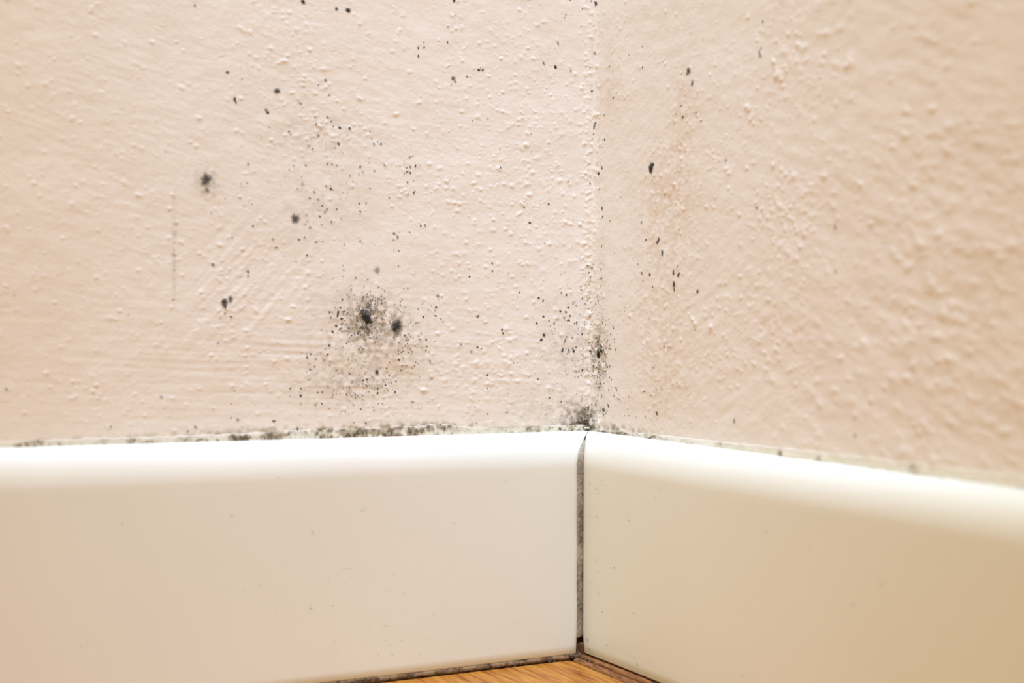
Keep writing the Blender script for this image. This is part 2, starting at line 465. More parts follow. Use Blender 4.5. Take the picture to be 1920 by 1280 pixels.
def board(name, side, mat):
    cols = np.concatenate([[0.0, 0.0008, 0.0016, 0.003], np.linspace(0.006, 0.34, 70), [0.5, 0.9, 1.6, 2.4]])
    V = []
    P = profile(T_L)
    wob = lambda c, z: 0.00016 * math.sin(c * 37 + z * 21) + 0.0001 * math.sin(c * 90 + 1.3)
    for ci, c in enumerate(cols):
        for (s, z) in P:
            if side == 'L':
                st = s + gap(z) + (0.0006 * max(0, 1 - z / 0.010))
                inset = 0.0009 * max(0, 1 - c / 0.0012) * (1 if s > 0 else 0)
                V.append((-(st + c), -(s - inset * min(1, max(0, (s / T_L - 0.45) / 0.5))) - (wob(c, z) if s > 0.001 else 0), z))
            else:
                sz = s * t_right(z) / 0.011
                st = sz + 0.0016 * max(0, 1 - z / 0.012) ** 2
                inset = 0.0010 * max(0, 1 - c / 0.0014) * (1 if s > 0 else 0)
                V.append((-(sz - inset * min(1, max(0, (s / T_L - 0.45) / 0.5))) - (wob(c + 3, z) if s > 0.001 else 0), -(st + c), z))
    o = mesh_np(name, V, grid_faces(len(cols), len(P), flip=(side == 'R')), mat)
    return tag(o, kind='structure')
bl = board('baseboard_left', 'L', M_BOARD_L)
tag(bl, 'white gloss painted wooden skirting board with rounded top, left of the joint')
br = board('baseboard_right', 'R', M_BOARD_R)
tag(br, 'cream white painted skirting board with rounded top, right of the joint')

# mouldy filler in the joint between the boards
def joint_filler():
    P = profile(T_L)
    P = [p for p in P if p[0] > 0.0008][:-1]
    d = []
    for i in range(len(P) - 1):                # resample finely
        n = max(1, int(math.dist(P[i], P[i + 1]) / 0.00025))
        for k in range(n): d.append((P[i][0] + (P[i + 1][0] - P[i][0]) * k / n, P[i][1] + (P[i + 1][1] - P[i][1]) * k / n))
    n = len(d); m = 18
    rough = aniso(n, m, 1.1, 0.8, 0, 8); big = aniso(n, m, 7, 4, 0, 9); fine = aniso(n, m, 0.8, 0.6, 0, 10)
    V = np.zeros((n, m, 3)); C = np.zeros((n, m, 3))
    for i, (s, z) in enumerate(d):
        for j in range(m):
            f = j / (m - 1)
            rec = 0.0004 - 0.00003 * rough[i, j] + (0.0016 if z < 0.007 else 0)
            sR = s * t_right(z) / 0.011
            xR = -(sR) + 0.0014
            xL = -(s + gap(z)) - 0.0008
            yy = -(s - rec) * (1 - f) - (sR - rec) * f
            V[i, j] = (xL + (xR - xL) * f, yy, z - (0.0003 if s < T_L * 0.9 else 0))
            t = min(1, max(0, 0.52 + 0.13 * rough[i, j] + 0.15 * big[i, j] + 0.15 * fine[i, j] - 0.5 * max(0, fine[i, j] - 1.5)))
            if 0.080 < z < 0.091: t -= 0.18 * (0.5 + 0.5 * math.tanh(big[i, j]))
            c = lin(108, 97, 84) * (1 - t) + lin(190, 176, 158) * t
            qq = min(1, max(0, (z - 0.085) / 0.005)) * 0.45; c = c * (1 - qq) + lin(205, 188, 166) * qq
            if z > 0.0965: c = lin(74, 60, 46) * (0.8 + 0.4 * t)
            if f > 0.94: c = c * 0.75                       # darker line against the right board
            if z < 0.0085:
                q = min(1, (0.0085 - z) / 0.002)
                c = c * (1 - q) + (lin(186, 142, 104) if z > 0.0066 and f < 0.6 else lin(74, 40, 20)) * q
            C[i, j] = c
    o = mesh_np('joint_filler', V.reshape(-1, 3), grid_faces(n, m, flip=True), M_GRIT, bl, C.reshape(-1, 3))
    tag(o, 'grey brown mouldy filler in the corner joint')
joint_filler()

# old sealant along the top of the boards ---------------------------------------------------
def sealant(side, parent, pts, darks, seed, base):
    """pts: (pixel x, height in mm) outline of its upper edge; darks: (x, sx, amount, rel height) grime"""
    W = WL if side == 'L' else WR
    xs = np.array([p[0] for p in pts], float); hs = np.array([p[1] for p in pts], float) / 1000
    us = []
    for xx in xs:
        uu = np.linspace(0, 0.32, 1200)
        pp = [project((-a, 0, BH) if side == 'L' else (0, -a, BH))[0] for a in uu]
        us.append(np.interp(xx, pp[::-1], uu[::-1]) if side == 'L' else np.interp(xx, pp, uu))
    us = np.array(us)
    o_ = np.argsort(us)
    n = 900; m = 14
    u = np.linspace(us.min(), us.max(), n)
    r1 = aniso(n, m, 2.2, 1.8, 0.2, seed); r2 = aniso(n, m, 9, 3.0, 0, seed + 1); r3 = aniso(n, m, 0.9, 1.1, 0, seed + 2)
    e1 = aniso(n, 2, 4, 0.1, 0, seed + 3)[:, 0]
    top = np.interp(u, us[o_], hs[o_]) * (1 + 0.045 * e1) + 0.00003 * r3[:, 0]
    px = np.array([project((-a, 0, BH) if side == 'L' else (0, -a, BH))[0] for a in u])
    f = np.linspace(0, 1, m)
    z = BH - 0.0006 + (top[:, None] + 0.0006) * f[None, :]
    prof = (0.00018 if side == 'L' else 0.00024) * np.sqrt(np.clip(1 - f ** 2, 0, 1))[None, :] + 0.00004
    h = W.sample(np.broadcast_to(u[:, None], z.shape), z) * (0.35 + 0.65 * f[None, :]) + prof * (1 + 0.15 * r1) + 0.00004
    h[:, -1] -= 0.00018
    P = W.pos(np.broadcast_to(u[:, None], z.shape), z, h)
    C = np.ones((n, m, 3)) * base * (1 + 0.03 * r2[..., None])
    g = np.zeros((n, m)); gk = 1.3 if side == 'L' else 1.0
    for (x0, sx, a, fh) in darks:
        g += gk * a * np.exp(-0.5 * ((px - x0) / sx) ** 2)[:, None] * np.exp(-0.5 * ((f - fh) / 0.42) ** 2)[None, :]
    g1 = np.clip(g * (0.65 + 0.30 * r2 + 0.25 * r1 + 0.12 * r3), 0, 1)[..., None]
    C = C * (1 - 0.8 * g1) + lin(140, 121, 90) * 0.8 * g1
    g2 = np.clip(g * (0.0 + 0.28 * r3 + 0.35 * r1 + 0.15 * r2) - 0.12, 0, 0.8)[..., None]
    C = C * (1 - g2) + lin(62, 52, 38) * g2
    ed = np.clip((f[None, :] - 0.45) / 0.55, 0, 1) * (0.9 if side == 'L' else 0.5) * np.clip((900 - px) / 60 if side == 'L' else np.ones(n), 0.15, 1)[:, None]
    C = C * (1 - ed[..., None] * (1 - 0.8 * g1)) + C_PAINT * ed[..., None] * (1 - 0.8 * g1)
    if side == 'L':
        crack = ((f[None, :] > 0.86) * np.clip((px - 880) / 30, 0, 1)[:, None] * np.clip(0.5 + 0.3 * r2, 0, 0.9))[..., None]
        C = C * (1 - crack) + lin(150, 126, 96) * crack
    line = (f[None, :] < 0.16) * np.clip(0.35 + 0.5 * r2 + 0.3 * r1, 0, 0.85)
    C = C * (1 - line[..., None]) + lin(150, 104, 66) * line[..., None]
    o = mesh_np('sealant_strip', P.reshape(-1, 3), grid_faces(n, m, flip=(side == 'L')), M_BEAD, parent, C.reshape(-1, 3))
    return o
CREAM = np.array([0.735, 0.70, 0.60])
sl = sealant('L', bl, [(-60, 2.3), (0, 2.4), (100, 2.6), (300, 2.7), (440, 2.9), (520, 3.6), (600, 3.8), (700, 3.7), (790, 4.6), (835, 5.0), (862, 3.6), (900, 2.7), (1000, 2.9), (1060, 3.0), (1097, 2.6)],
             [(46, 16, .6, .3), (80, 22, .5, .7), (115, 18, .6, .5), (165, 30, .6, .8), (245, 12, .9, .5), (285, 14, .7, .4), (340, 20, .5, .4), (370, 9, .8, .4), (420, 28, 1.1, .4), (450, 10, 1.6, .4), (468, 10, .8, .6),
              (515, 18, .9, .6), (560, 40, .55, .6), (600, 12, .9, .6), (640, 14, 1.5, .4), (690, 40, 1.35, .6), (730, 26, 1.1, .5), (790, 40, .7, .85), (825, 22, .9, .8), (810, 30, .6, .3),
              (900, 60, .10, .3), (980, 40, .22, .3), (1020, 30, .4, .4), (1060, 24, .8, .4), (1090, 16, 2.2, .5), (1040, 80, .3, 1.0)], 101, CREAM)
tag(sl, 'cream old sealant line with olive grime')
sr = sealant('R', br, [(1112, 0.6), (1150, 1.2), (1200, 1.8), (1260, 2.3), (1330, 2.6), (1420, 3.2), (1520, 3.6), (1700, 3.9), (1800, 4.0), (1960, 4.2)],
             [(1118, 10, 1.4, .5), (1140, 14, .7, .5), (1165, 14, 1.0, .5), (1195, 14, .5, .4), (1212, 12, .9, .5), (1240, 26, .4, .4), (1290, 12, .3, .4), (1352, 5, 1.0, .6), (1390, 4, .6, .3), (1463, 3, 1.4, .4), (1535, 4, .5, .3), (1715, 8, .8, .4)],
             131, np.array([0.76, 0.73, 0.63]))
tag(sr, 'cream white sealant line, ochre stained near the corner')

# ================================================================ MOULD
# every mark: photograph x, y, radius (pixels), strength
def crop(x0, y0, s, data):
    return [(x0 + a / s, y0 + b / s, r / s, d) for (a, b, r, d) in data]
MARKS = []
S3 = 2.977
MARKS += crop(0, 0, S3, [(1152,998,27,.74),(1088,30,6,.8),(1268,404,9,.8),(1310,553,9,.9),(1316,570,7,.85),(1350,440,4,.8),(1345,818,4,.4),(1385,915,8,.4),(1155,1060,14,.35),(972,1073,4,.5),(972,1105,6,.3),(1222,1140,4,.45),(1345,1025,4,.6),(1378,1020,6,.4),(1348,1060,3,.4),(1340,1102,5,.5),(1405,1140,4,.6),(1412,1262,6,.9),(1255,1110,5,.35),(1180,1190,6,.4),(825,1150,3,.3),(925,848,4,.5),(1363,1150,4,.5)])
MARKS += crop(480, 0, S3, [(262,10,12,.85),(448,50,9,.7),(512,57,12,.9),(1105,3,9,.9),(118,508,14,.75),(56,614,7,.95),(66,628,8,.95),(905,268,7,.8),(938,266,6,.7),(936,237,5,.6),(906,312,7,.9),(1067,236,6,.8),(1070,150,4,.7),(1115,88,4,.6),(1243,391,8,.95),(1264,390,7,.8),(1253,380,4,.8),(1100,437,12,.6),(1112,455,8,.5),(1178,428,6,.6),(1090,473,4,.6),(388,447,8,.6),(348,474,5,.6),(410,530,6,.6),(245,575,5,.8),(255,580,5,.8),(28,773,4,.8),(75,711,4,.8),(461,803,7,.95),(468,714,9,.9),(522,716,7,.9),(432,705,5,.6),(185,735,6,.8),(195,748,5,.6),(400,655,7,.6),(420,677,6,.6),(350,757,6,.7),(636,733,5,.7),(645,772,4,.7),(657,803,6,.6),(678,790,5,.6),(697,803,7,.75),(316,830,7,.6),(295,815,5,.5),(440,825,5,.5),(330,655,6,.6),(335,690,7,.6),(365,690,4,.6),(1207,672,4,.8),(1242,562,4,.7),(1290,663,4,.6),(1362,832,4,.8),(1365,934,6,.7)])
MARKS += crop(540, 280, 7.111, [(1580,300,12,.9),(1630,312,14,.95),(1550,318,8,.9),(1600,288,9,.9),(1695,225,14,.9),(1700,205,9,.8),(1735,205,7,.7),(1545,187,9,.8),(1490,225,9,.7),(1620,105,18,.45),(1660,88,9,.8),(1640,95,9,.6),(1580,245,14,.5),(1625,235,18,.45),(1592,438,12,.85),(1675,420,9,.6),(1675,580,14,.95),(1690,555,8,.7),(1597,594,9,.85),(1350,647,12,.6),(1770,1018,14,.95),(1820,1000,9,.8),(1828,1022,10,.9),(1415,1120,20,.5),(1450,1165,18,.5),(1462,1188,8,.8),(1405,1212,12,.5),(1615,1105,11,.6),(1470,1080,6,.6),(1490,1105,7,.4),(95,925,48,.74),(455,750,12,.8),(422,890,15,.75),(650,797,13,.7),(520,800,16,.6),(490,832,20,.4),(290,652,16,.75),(402,668,20,.35),(572,527,16,.95),(600,543,8,.8),(567,487,9,.8),(510,490,12,.7),(348,568,20,.4),(245,880,18,.3),(825,354,11,.85),(865,430,9,.8),(780,447,7,.6),(960,232,18,.6),(588,200,14,.7),(525,190,16,.5),(648,212,12,.45),(235,215,20,.35),(995,298,18,.25),(945,330,16,.25),(1152,287,18,.35),(1283,207,17,.4),(1077,180,8,.7),(1090,517,16,.3),(950,720,14,.85),(935,765,6,.5),(965,827,14,.85),(1042,716,12,.8),(735,570,8,.6),(795,578,9,.6),(700,655,8,.6),(578,963,16,.55),(710,918,12,.4),(620,962,8,.4),(455,1003,12,.5),(145,1200,14,.8),(225,1173,18,.4),(365,1237,12,.5),(463,1230,9,.75),(750,1268,10,.8),(965,1213,14,.5),(295,1040,18,.4),(230,1003,16,.4),(260,950,14,.3),(183,370,10,.4),(15,270,9,.7),(75,215,14,.4),(190,460,25,.25),(125,530,16,.3),(35,1190,9,.5),(110,1105,8,.4),(1120,1240,6,.5),(990,1255,8,.7)])
MARKS += crop(480, 430, S3, [(112,102,6,.85),(240,57,6,.6),(160,148,4,.6),(285,145,6,.9),(225,182,6,.35),(270,198,4,.5),(338,70,5,.7),(373,70,4,.7),(493,85,4,.7),(582,65,8,.4),(95,55,8,.35),(300,315,4,.7),(432,273,4,.6),(485,200,4,.7),(489,225,4,.7),(484,261,4,.6),(557,270,5,.8),(548,282,3,.6),(676,225,15,.42),(795,204,4,.7),(790,40,8,.55),(857,15,4,.7),(768,62,4,.6),(797,118,5,.7),(770,120,3,.7),(760,147,3,.5),(683,323,5,.8),(717,342,4,.8),(825,328,4,.8),(847,331,4,.8),(885,258,4,.4),(1318,188,6,.85),(1319,231,5,.9),(1190,263,6,.9),(1410,243,4,.7),(1350,318,3,.6),(1238,485,9,.6),(1372,560,7,.8),(1378,578,6,.8),(1236,657,6,.9),(1258,665,4,.7),(1203,682,9,.4),(1143,643,9,.35),(1290,812,8,.7),(1291,887,4,.9),(1291,1029,4,.95),(1015,370,9,.45),(1045,515,6,.4),(970,735,6,.6),(1027,1088,5,.9),(1110,1113,5,.9),(1232,1083,5,.7),(1222,990,4,.5),(980,833,6,.4),(1400,1020,8,.3),(100,1070,9,.7),(232,1110,6,.7),(232,1120,6,.7),(357,1122,6,.9),(612,1080,6,.8),(545,1078,4,.9),(190,887,5,.9),(250,887,6,.8),(248,928,7,.9),(190,930,4,.6),(250,975,6,.4),(1045,515,6,.4)])
MARKS += crop(600, 540, 10.667, [(362,478,24,.9),(355,515,24,.92),(346,558,22,.9),(405,388,22,.85),(305,388,16,.6),(355,410,12,.6),(470,468,24,.9),(455,515,14,.7),(550,500,18,.7),(520,535,16,.4),(190,482,22,.8),(240,480,16,.85),(280,520,14,.6),(215,588,18,.7),(425,612,26,.9),(462,605,14,.7),(490,648,14,.8),(325,752,30,.75),(435,715,24,.6),(500,735,16,.7),(395,820,24,.75),(425,795,18,.7),(245,858,20,.85),(265,882,18,.85),(575,803,22,.8),(535,850,18,.75),(490,855,14,.7),(445,865,16,.65),(350,905,16,.6),(565,885,12,.7),(630,945,16,.8),(685,928,14,.7),(590,990,14,.7),(445,225,20,.85),(425,270,12,.6),(540,135,16,.85),(578,172,16,.8),(345,45,12,.7),(30,840,16,.6),(180,1145,20,.95),(100,1215,14,.7),(318,1220,14,.6),(525,1100,18,.65),(1112,252,20,.9),(1145,292,14,.7),(985,330,18,.85),(870,380,16,.7),(945,390,20,.6),(920,612,74,.97),(905,565,40,.9),(970,668,52,.95),(900,500,100,.42),(880,620,130,.30),(940,790,110,.28),(755,910,14,.8),(1015,1000,14,.9),(960,940,16,.7),(1090,800,16,.8),(1080,612,14,.6),(1112,595,14,.7),(1160,1070,18,.4),(880,980,16,.5),(740,600,12,.7),(840,460,22,.5),(1010,520,22,.6)])
MARKS += crop(710, 540, 10.667, [(305,775,78,.62),(350,730,78,.45),(320,825,40,.75),(390,720,70,.45),(350,880,60,.42),(400,800,60,.4),(230,690,20,.5),(115,50,12,.8),(582,20,14,.8),(470,225,16,.8),(435,268,13,.85),(430,335,16,.85),(320,320,12,.85),(168,370,16,.9),(205,350,8,.6),(110,455,12,.8),(328,550,14,.95),(105,630,16,.8),(100,690,14,.7),(390,425,20,.5),(440,470,18,.45),(485,490,14,.4),(305,975,18,.9),(230,945,16,.4),(400,1090,16,.7),(140,1065,14,.6),(520,945,18,.85),(557,978,13,.8),(595,918,12,.7),(640,970,14,.75),(685,993,16,.85),(550,1040,16,.85),(587,1032,13,.8),(570,1105,14,.75),(527,1155,20,.9),(475,1190,13,.85),(570,1200,14,.85),(720,1153,16,.9),(850,1190,13,.75),(838,1078,15,.8),(820,1022,16,.85),(800,965,12,.7),(785,1115,12,.6),(948,1025,20,.95),(957,1160,18,.9),(940,1250,16,.85),(1132,1060,15,.75),(1148,380,22,.95),(1138,555,22,.95),(1248,615,16,.95),(895,575,22,.9),(790,418,14,.85),(995,430,16,.55),(1183,155,28,.4),(1195,225,14,.4),(875,315,24,.3),(1050,345,14,.4),(1125,440,22,.3),(637,675,14,.85),(685,762,14,.85),(740,695,20,.5),(785,698,12,.7),(540,750,14,.7),(515,765,8,.7),(855,905,18,.4),(1155,830,10,.5),(850,755,8,.5),(625,1210,18,.5),(660,1268,14,.9),(390,1258,14,.9),(445,1275,14,.9),(485,1260,14,.85),(1015,1275,12,.85)])
S9 = 9.846
MARKS += crop(560, 650, S9, [(487,40,13,.8),(685,42,14,.6),(60,105,12,.6),(140,130,18,.45),(220,133,17,.8),(150,190,24,.7),(315,222,16,.75),(435,200,18,.35),(470,247,14,.95),(440,275,14,.5),(530,138,20,.8),(180,312,12,.7),(290,360,16,.6),(212,418,17,.85),(185,605,17,.6),(225,590,10,.4),(42,767,17,.85),(35,900,18,.9),(350,845,18,.7),(427,838,16,.8),(425,1045,17,.85),(305,1075,20,.55),(330,1055,12,.5),(305,1130,10,.5),(38,1068,15,.5),(567,1140,13,.8),(30,1243,11,.7),(640,785,13,.6),(535,720,13,.6),(683,613,14,.75),(710,660,11,.6),(745,645,9,.7),(610,937,13,.85),(630,888,14,.8),(612,862,9,.7),(688,875,13,.7),(765,862,13,.5),(878,878,17,.95),(640,540,14,.6),(730,500,13,.5),(693,432,14,.75),(645,283,14,.6),(683,305,12,.6),(583,258,11,.6),(560,345,14,.4),(940,500,14,.85),(800,465,13,.7),(815,500,9,.6),(870,125,10,.6),(915,205,12,.7),(912,240,12,.6),(1000,148,13,.5),(1045,240,15,.6),(930,740,11,.8),(930,805,12,.6),(975,795,11,.7),(820,770,13,.7),(718,1060,12,.6),(945,1000,14,.6),(1015,1080,11,.7),(990,1058,8,.6),(1143,1150,17,.85),(1045,940,14,.9),(1040,882,14,.85),(1022,845,10,.8),(1090,900,13,.75),(1170,975,14,.85),(1175,895,18,.5),(1130,935,9,.7),(985,640,18,.6),(1063,650,14,.6),(1185,620,16,.85),(1180,687,13,.85),(1250,720,16,.95),(1190,740,12,.8),(1222,697,10,.8),(1220,760,10,.8),(1260,605,16,.95),(1240,585,9,.7),(1220,490,14,.7),(1120,525,10,.7),(865,1205,12,.9),(917,1237,12,.9),(755,1250,10,.7),(775,1200,12,.5),(970,905,14,.5),(1120,45,16,.7),(1180,35,14,.7),(1160,100,12,.6)])
MARKS += crop(680, 650, S9, [(260,455,38,.7),(258,480,42,.35),(440,400,17,.8),(705,432,14,.85),(660,240,20,.95),(740,205,13,.7),(655,130,16,.9),(707,98,15,.95),(740,80,14,.85),(655,75,14,.8),(735,15,13,.9),(825,22,15,.9),(850,105,13,.8),(895,130,11,.85),(905,85,14,.8),(870,40,10,.5),(1085,15,13,.8),(1162,75,15,.8),(1230,95,13,.8),(565,162,12,.7),(493,290,13,.85),(975,285,14,.75),(1027,318,13,.7),(1240,265,17,.75),(725,350,15,.7),(805,353,12,.7),(955,355,18,.55),(910,390,13,.8),(1047,547,12,.7),(760,408,11,.6),(490,523,14,.9),(485,550,10,.7),(420,545,13,.5),(470,600,11,.6),(265,640,12,.8),(207,597,9,.7),(170,555,15,.5),(75,600,17,.95),(85,635,9,.7),(613,638,16,.95),(530,668,11,.9),(412,660,9,.8),(418,705,18,.95),(345,688,9,.6),(578,712,13,.5),(115,710,9,.6),(160,710,9,.7),(170,760,12,.8),(215,762,12,.7),(275,770,16,.85),(272,855,19,.95),(110,828,12,.9),(72,832,9,.6),(595,830,19,.85),(468,803,20,.3),(195,900,12,.7),(380,885,12,.4),(285,1043,14,.75),(365,1050,14,.8),(205,1178,17,.5),(190,1105,12,.4),(410,1183,12,.5),(40,490,12,.75),(908,1015,14,.8),(945,1015,14,.4),(910,1107,9,.95),(805,1130,10,.8),(1075,1097,8,.9),(1183,718,9,.9),(1235,610,9,.7),(1025,1097,9,.5),(495,1115,13,.4),(570,1270,9,.7),(735,1257,8,.5)])
MARKS += crop(1030, 480, 8.533, [(597,150,12,.95),(628,263,13,.95),(838,358,16,.95),(820,212,10,.85),(790,178,7,.7),(720,132,11,.6),(705,190,18,.5),(668,215,9,.7),(650,350,18,.7),(670,300,14,.6),(620,370,9,.6),(690,405,12,.6),(635,410,9,.7),(660,412,7,.6),(630,458,8,.8),(655,500,8,.6),(590,322,7,.7),(573,368,7,.8),(888,137,8,.6),(990,263,7,.7),(900,312,5,.7),(955,472,10,.5),(818,480,10,.9),(755,487,5,.6),(492,33,9,.7),(553,42,9,.7),(325,158,7,.7),(1163,55,7,.8),(185,295,14,.3),(190,590,16,.7),(272,622,18,.85),(333,510,10,.8),(303,537,7,.5),(130,470,7,.5),(510,535,14,.9),(508,485,10,.7),(530,672,15,.85),(605,712,11,.9),(625,632,9,.7),(570,762,11,.9),(375,762,13,.9),(397,735,10,.8),(430,790,12,.7),(415,765,6,.7),(302,818,19,.95),(172,882,18,.9),(263,897,17,.8),(330,955,17,.85),(232,988,16,.85),(258,970,8,.6),(252,1022,11,.8),(295,1028,20,.95),(320,1030,14,.8),(77,1078,18,.85),(87,1157,10,.7),(12,1115,10,.6),(487,933,9,.8),(400,1075,15,.95),(435,1057,15,.95),(432,1097,11,.9),(465,1150,10,.85),(462,1042,6,.5),(613,845,12,.9),(578,842,8,.6),(720,810,10,.9),(752,842,8,.6),(663,885,14,.5),(790,712,13,.95),(780,665,9,.8),(812,657,10,.85),(868,857,9,.85),(800,905,7,.7),(775,940,6,.6),(635,972,11,.8),(865,1015,11,.9),(855,1060,10,.7),(797,1012,6,.7),(808,1105,12,.9),(835,1125,10,.8),(685,1090,10,.7),(640,1090,9,.5),(562,1097,10,.6),(560,1040,9,.6),(795,1160,9,.6),(808,1222,13,.9),(750,1165,11,.5),(1020,1118,11,.85),(1030,1153,12,.85),(1135,645,12,.65),(1210,825,11,.5),(1210,888,10,.6),(950,1022,6,.5),(982,1245,12,.85),(525,1235,14,.85),(520,1137,6,.6),(795,1270,10,.9),(115,738,7,.5),(1230,617,7,.5),(365,625,10,.3),(455,1250,9,.5)])
MARKS += crop(1030, 620, 7.527, [(188,258,14,.85),(180,284,15,.85),(268,262,9,1),(272,280,11,1),(277,298,9,1),(245,322,12,.6),(235,245,9,.6),(345,285,20,.9),(330,250,14,.8),(375,230,13,.9),(215,155,12,.9),(222,130,11,.8),(240,85,12,.75),(322,98,12,.75),(455,50,12,.8),(690,320,34,1),(700,355,24,.95),(735,285,26,.85),(735,222,18,.85),(765,275,14,.8),(685,140,14,.85),(710,25,11,.85),(700,72,10,.8),(670,100,9,.7),(715,185,14,.7),(818,143,12,.75),(848,210,11,.75),(800,240,10,.8),(858,255,11,.85),(780,325,14,.8),(820,325,10,.8),(790,210,6,.7),(920,115,9,.8),(918,162,9,.8),(935,265,15,.7),(818,510,13,.9),(853,503,12,.9),(790,500,10,.7),(770,430,11,.85),(797,438,10,.85),(775,575,9,.8),(797,573,10,.85),(840,595,6,.7),(855,658,12,.85),(882,688,11,.85),(775,740,10,.8),(815,700,9,.5),(848,720,8,.6),(725,745,16,.7),(695,585,10,.8),(715,630,14,.7),(685,640,10,.7),(705,660,9,.7),(695,540,12,.9),(710,500,15,.75),(680,520,11,.8),(640,485,11,.8),(672,740,9,.7),(673,783,7,.8),(715,795,14,.6),(840,835,11,.75),(950,805,14,.85),(958,840,9,.9),(970,855,5,.6),(928,883,7,.7),(920,920,10,.85),(995,965,10,.9),(985,912,7,.7),(1015,1000,8,.4),(690,910,12,.8),(742,930,13,.7),(740,895,9,.6),(655,880,8,.8),(785,907,6,.6),(665,1035,13,.9),(838,1056,14,.95),(825,1035,9,.8),(765,1115,22,.95),(730,1115,9,.8),(790,1130,10,.7),(815,1110,7,.7),(805,1165,11,.85),(775,1180,13,.7),(613,1037,9,.9),(615,1118,9,.95),(540,1080,9,.85),(540,1105,11,.85),(542,1050,8,.8),(520,1018,9,.7),(498,1110,11,.9),(455,950,7,.9),(447,992,11,.85),(165,1003,14,.7),(382,883,8,.8),(235,850,8,.7),(460,557,17,.95),(418,570,10,.85),(375,577,10,.75),(352,577,5,.8),(362,652,9,.8),(405,645,11,.6),(448,630,10,.8),(433,590,6,.8),(475,598,7,.6),(530,548,9,.7),(467,405,8,.8),(477,350,9,.8),(475,437,6,.8),(410,423,9,.7),(360,462,8,.6),(240,382,8,.8),(565,290,18,.6),(570,320,12,.5),(480,250,9,.6),(465,210,8,.5),(145,597,8,.5),(225,572,12,.4),(927,415,8,.5),(5,940,13,.7),(50,848,7,.7),(1125,935,8,.9),(1123,1195,8,.8),(950,1060,8,.6),(1068,1195,8,.5)])
MARKS += crop(960, 430, S3, [(811,72,9,.75),(819,58,9,.8),(748,58,6,.8),(838,122,8,.7),(840,136,8,.7),(725,243,6,.9),(770,253,7,.85),(705,193,4,.6),(732,288,5,.6),(785,320,5,.85),(902,234,7,.8),(902,246,7,.8),(932,246,7,.85),(928,258,7,.85),(904,298,9,.85),(906,312,9,.85),(907,335,8,.8),(1037,346,9,.75),(927,205,5,.5),(605,375,4,.5),(1025,562,4,.7),(935,485,3,.5),(850,655,7,.5),(790,772,4,.7),(733,668,4,.6),(740,905,5,.8),(778,927,4,.8),(655,935,4,.85),(808,1025,8,.75),(806,893,4,.85),(745,1045,4,.7),(1243,1062,6,.6),(1243,1074,6,.6),(500,93,5,.95),(781,92,4,.7),(571,132,3,.6),(613,168,3,.6),(652,147,3,.6),(42,352,6,.9),(30,378,3,.8),(148,382,7,.9),(172,398,6,.85),(175,487,7,.75),(137,524,7,.75),(177,588,9,.9),(163,615,9,.9),(145,835,7,.6),(8,745,4,.9),(210,940,6,.6),(275,960,5,.7),(70,262,3,.8),(182,80,4,.7),(148,80,3,.6),(206,510,5,.8)])
MARKS += crop(960, 0, S3, [(475,22,9,.98),(455,13,4,.9),(438,7,4,.9),(256,240,6,.7),(259,250,4,.7),(243,374,10,.95),(175,352,7,.7),(182,360,4,.7),(150,148,4,.9),(300,82,4,.9),(293,99,4,.8),(322,2,4,.8),(391,50,4,.8),(465,75,4,.9),(466,147,4,.9),(434,375,4,.8),(444,508,5,.9),(398,478,3,.8),(545,370,5,.7),(568,547,5,.9),(587,518,4,.8),(569,515,3,.7),(730,376,5,.85),(656,308,3,.9),(610,327,3,.8),(729,260,4,.7),(575,68,3,.8),(985,390,11,.62),(980,408,10,.5),(990,402,9,.5),(1008,460,10,.55),(1008,474,9,.45),(1070,220,5,.4),(1402,120,8,.5),(1383,295,9,.55),(1387,312,9,.5),(1392,272,6,.5),(945,590,5,.5),(954,654,6,.85),(915,637,6,.4),(1030,630,6,.6),(1058,674,5,.8),(776,930,16,.85),(776,948,13,.8),(788,918,10,.65),(785,1005,5,.3),(1193,895,6,.6),(1368,1160,8,.6),(470,688,6,.75),(465,704,7,.75),(463,718,5,.75),(450,749,5,.98),(442,771,3,.9),(516,779,5,.95),(485,774,3,.8),(501,823,3,.8),(484,966,7,1),(502,938,6,.8),(432,1024,5,.95),(486,1055,4,.8),(501,1158,6,.7),(501,1168,5,.7),(504,1208,5,.8),(606,1099,4,.8),(611,1070,3,.8),(546,1232,4,.7),(722,1240,6,.6),(205,1138,6,.9),(69,1158,5,.9),(100,1243,7,.95),(110,847,4,.9),(107,748,4,.7),(310,1009,4,.8),(342,1228,3,.9),(517,642,4,.8),(593,880,3,.9),(468,298,9,.45),(328,395,5,.6),(966,847,5,.4)])
MARKS += crop(1440, 0, S3, [(373,1258,7,.5),(376,1272,7,.5)]) + crop(1440, 430, S3, [(378,235,8,.35),(490,1150,9,.4)])
MARKS += crop(0, 430, S3, [(1250,400,14,.75),(1253,420,15,.75),(1285,388,14,.55),(1258,440,8,.6),(1255,470,6,.6),(1288,488,6,.8),(1230,500,4,.6),(1385,235,11,.55),(1385,260,7,.5),(1190,197,8,.65),(970,115,4,.6),(972,75,4,.5),(970,20,3,.5),(972,225,5,.4),(968,393,5,.7),(972,322,4,.4),(1308,902,4,.95),(1290,973,4,.7),(1188,998,4,.5),(1218,635,6,.4),(1290,1050,5,.7),(1325,1062,10,.4),(1350,1102,4,.8),(1090,1102,9,.45),(1047,1128,6,.7),(618,1098,5,.8),(35,892,8,.6),(715,478,5,.4),(80,370,6,.3),(1297,45,5,.5),(900,935,10,.3)])
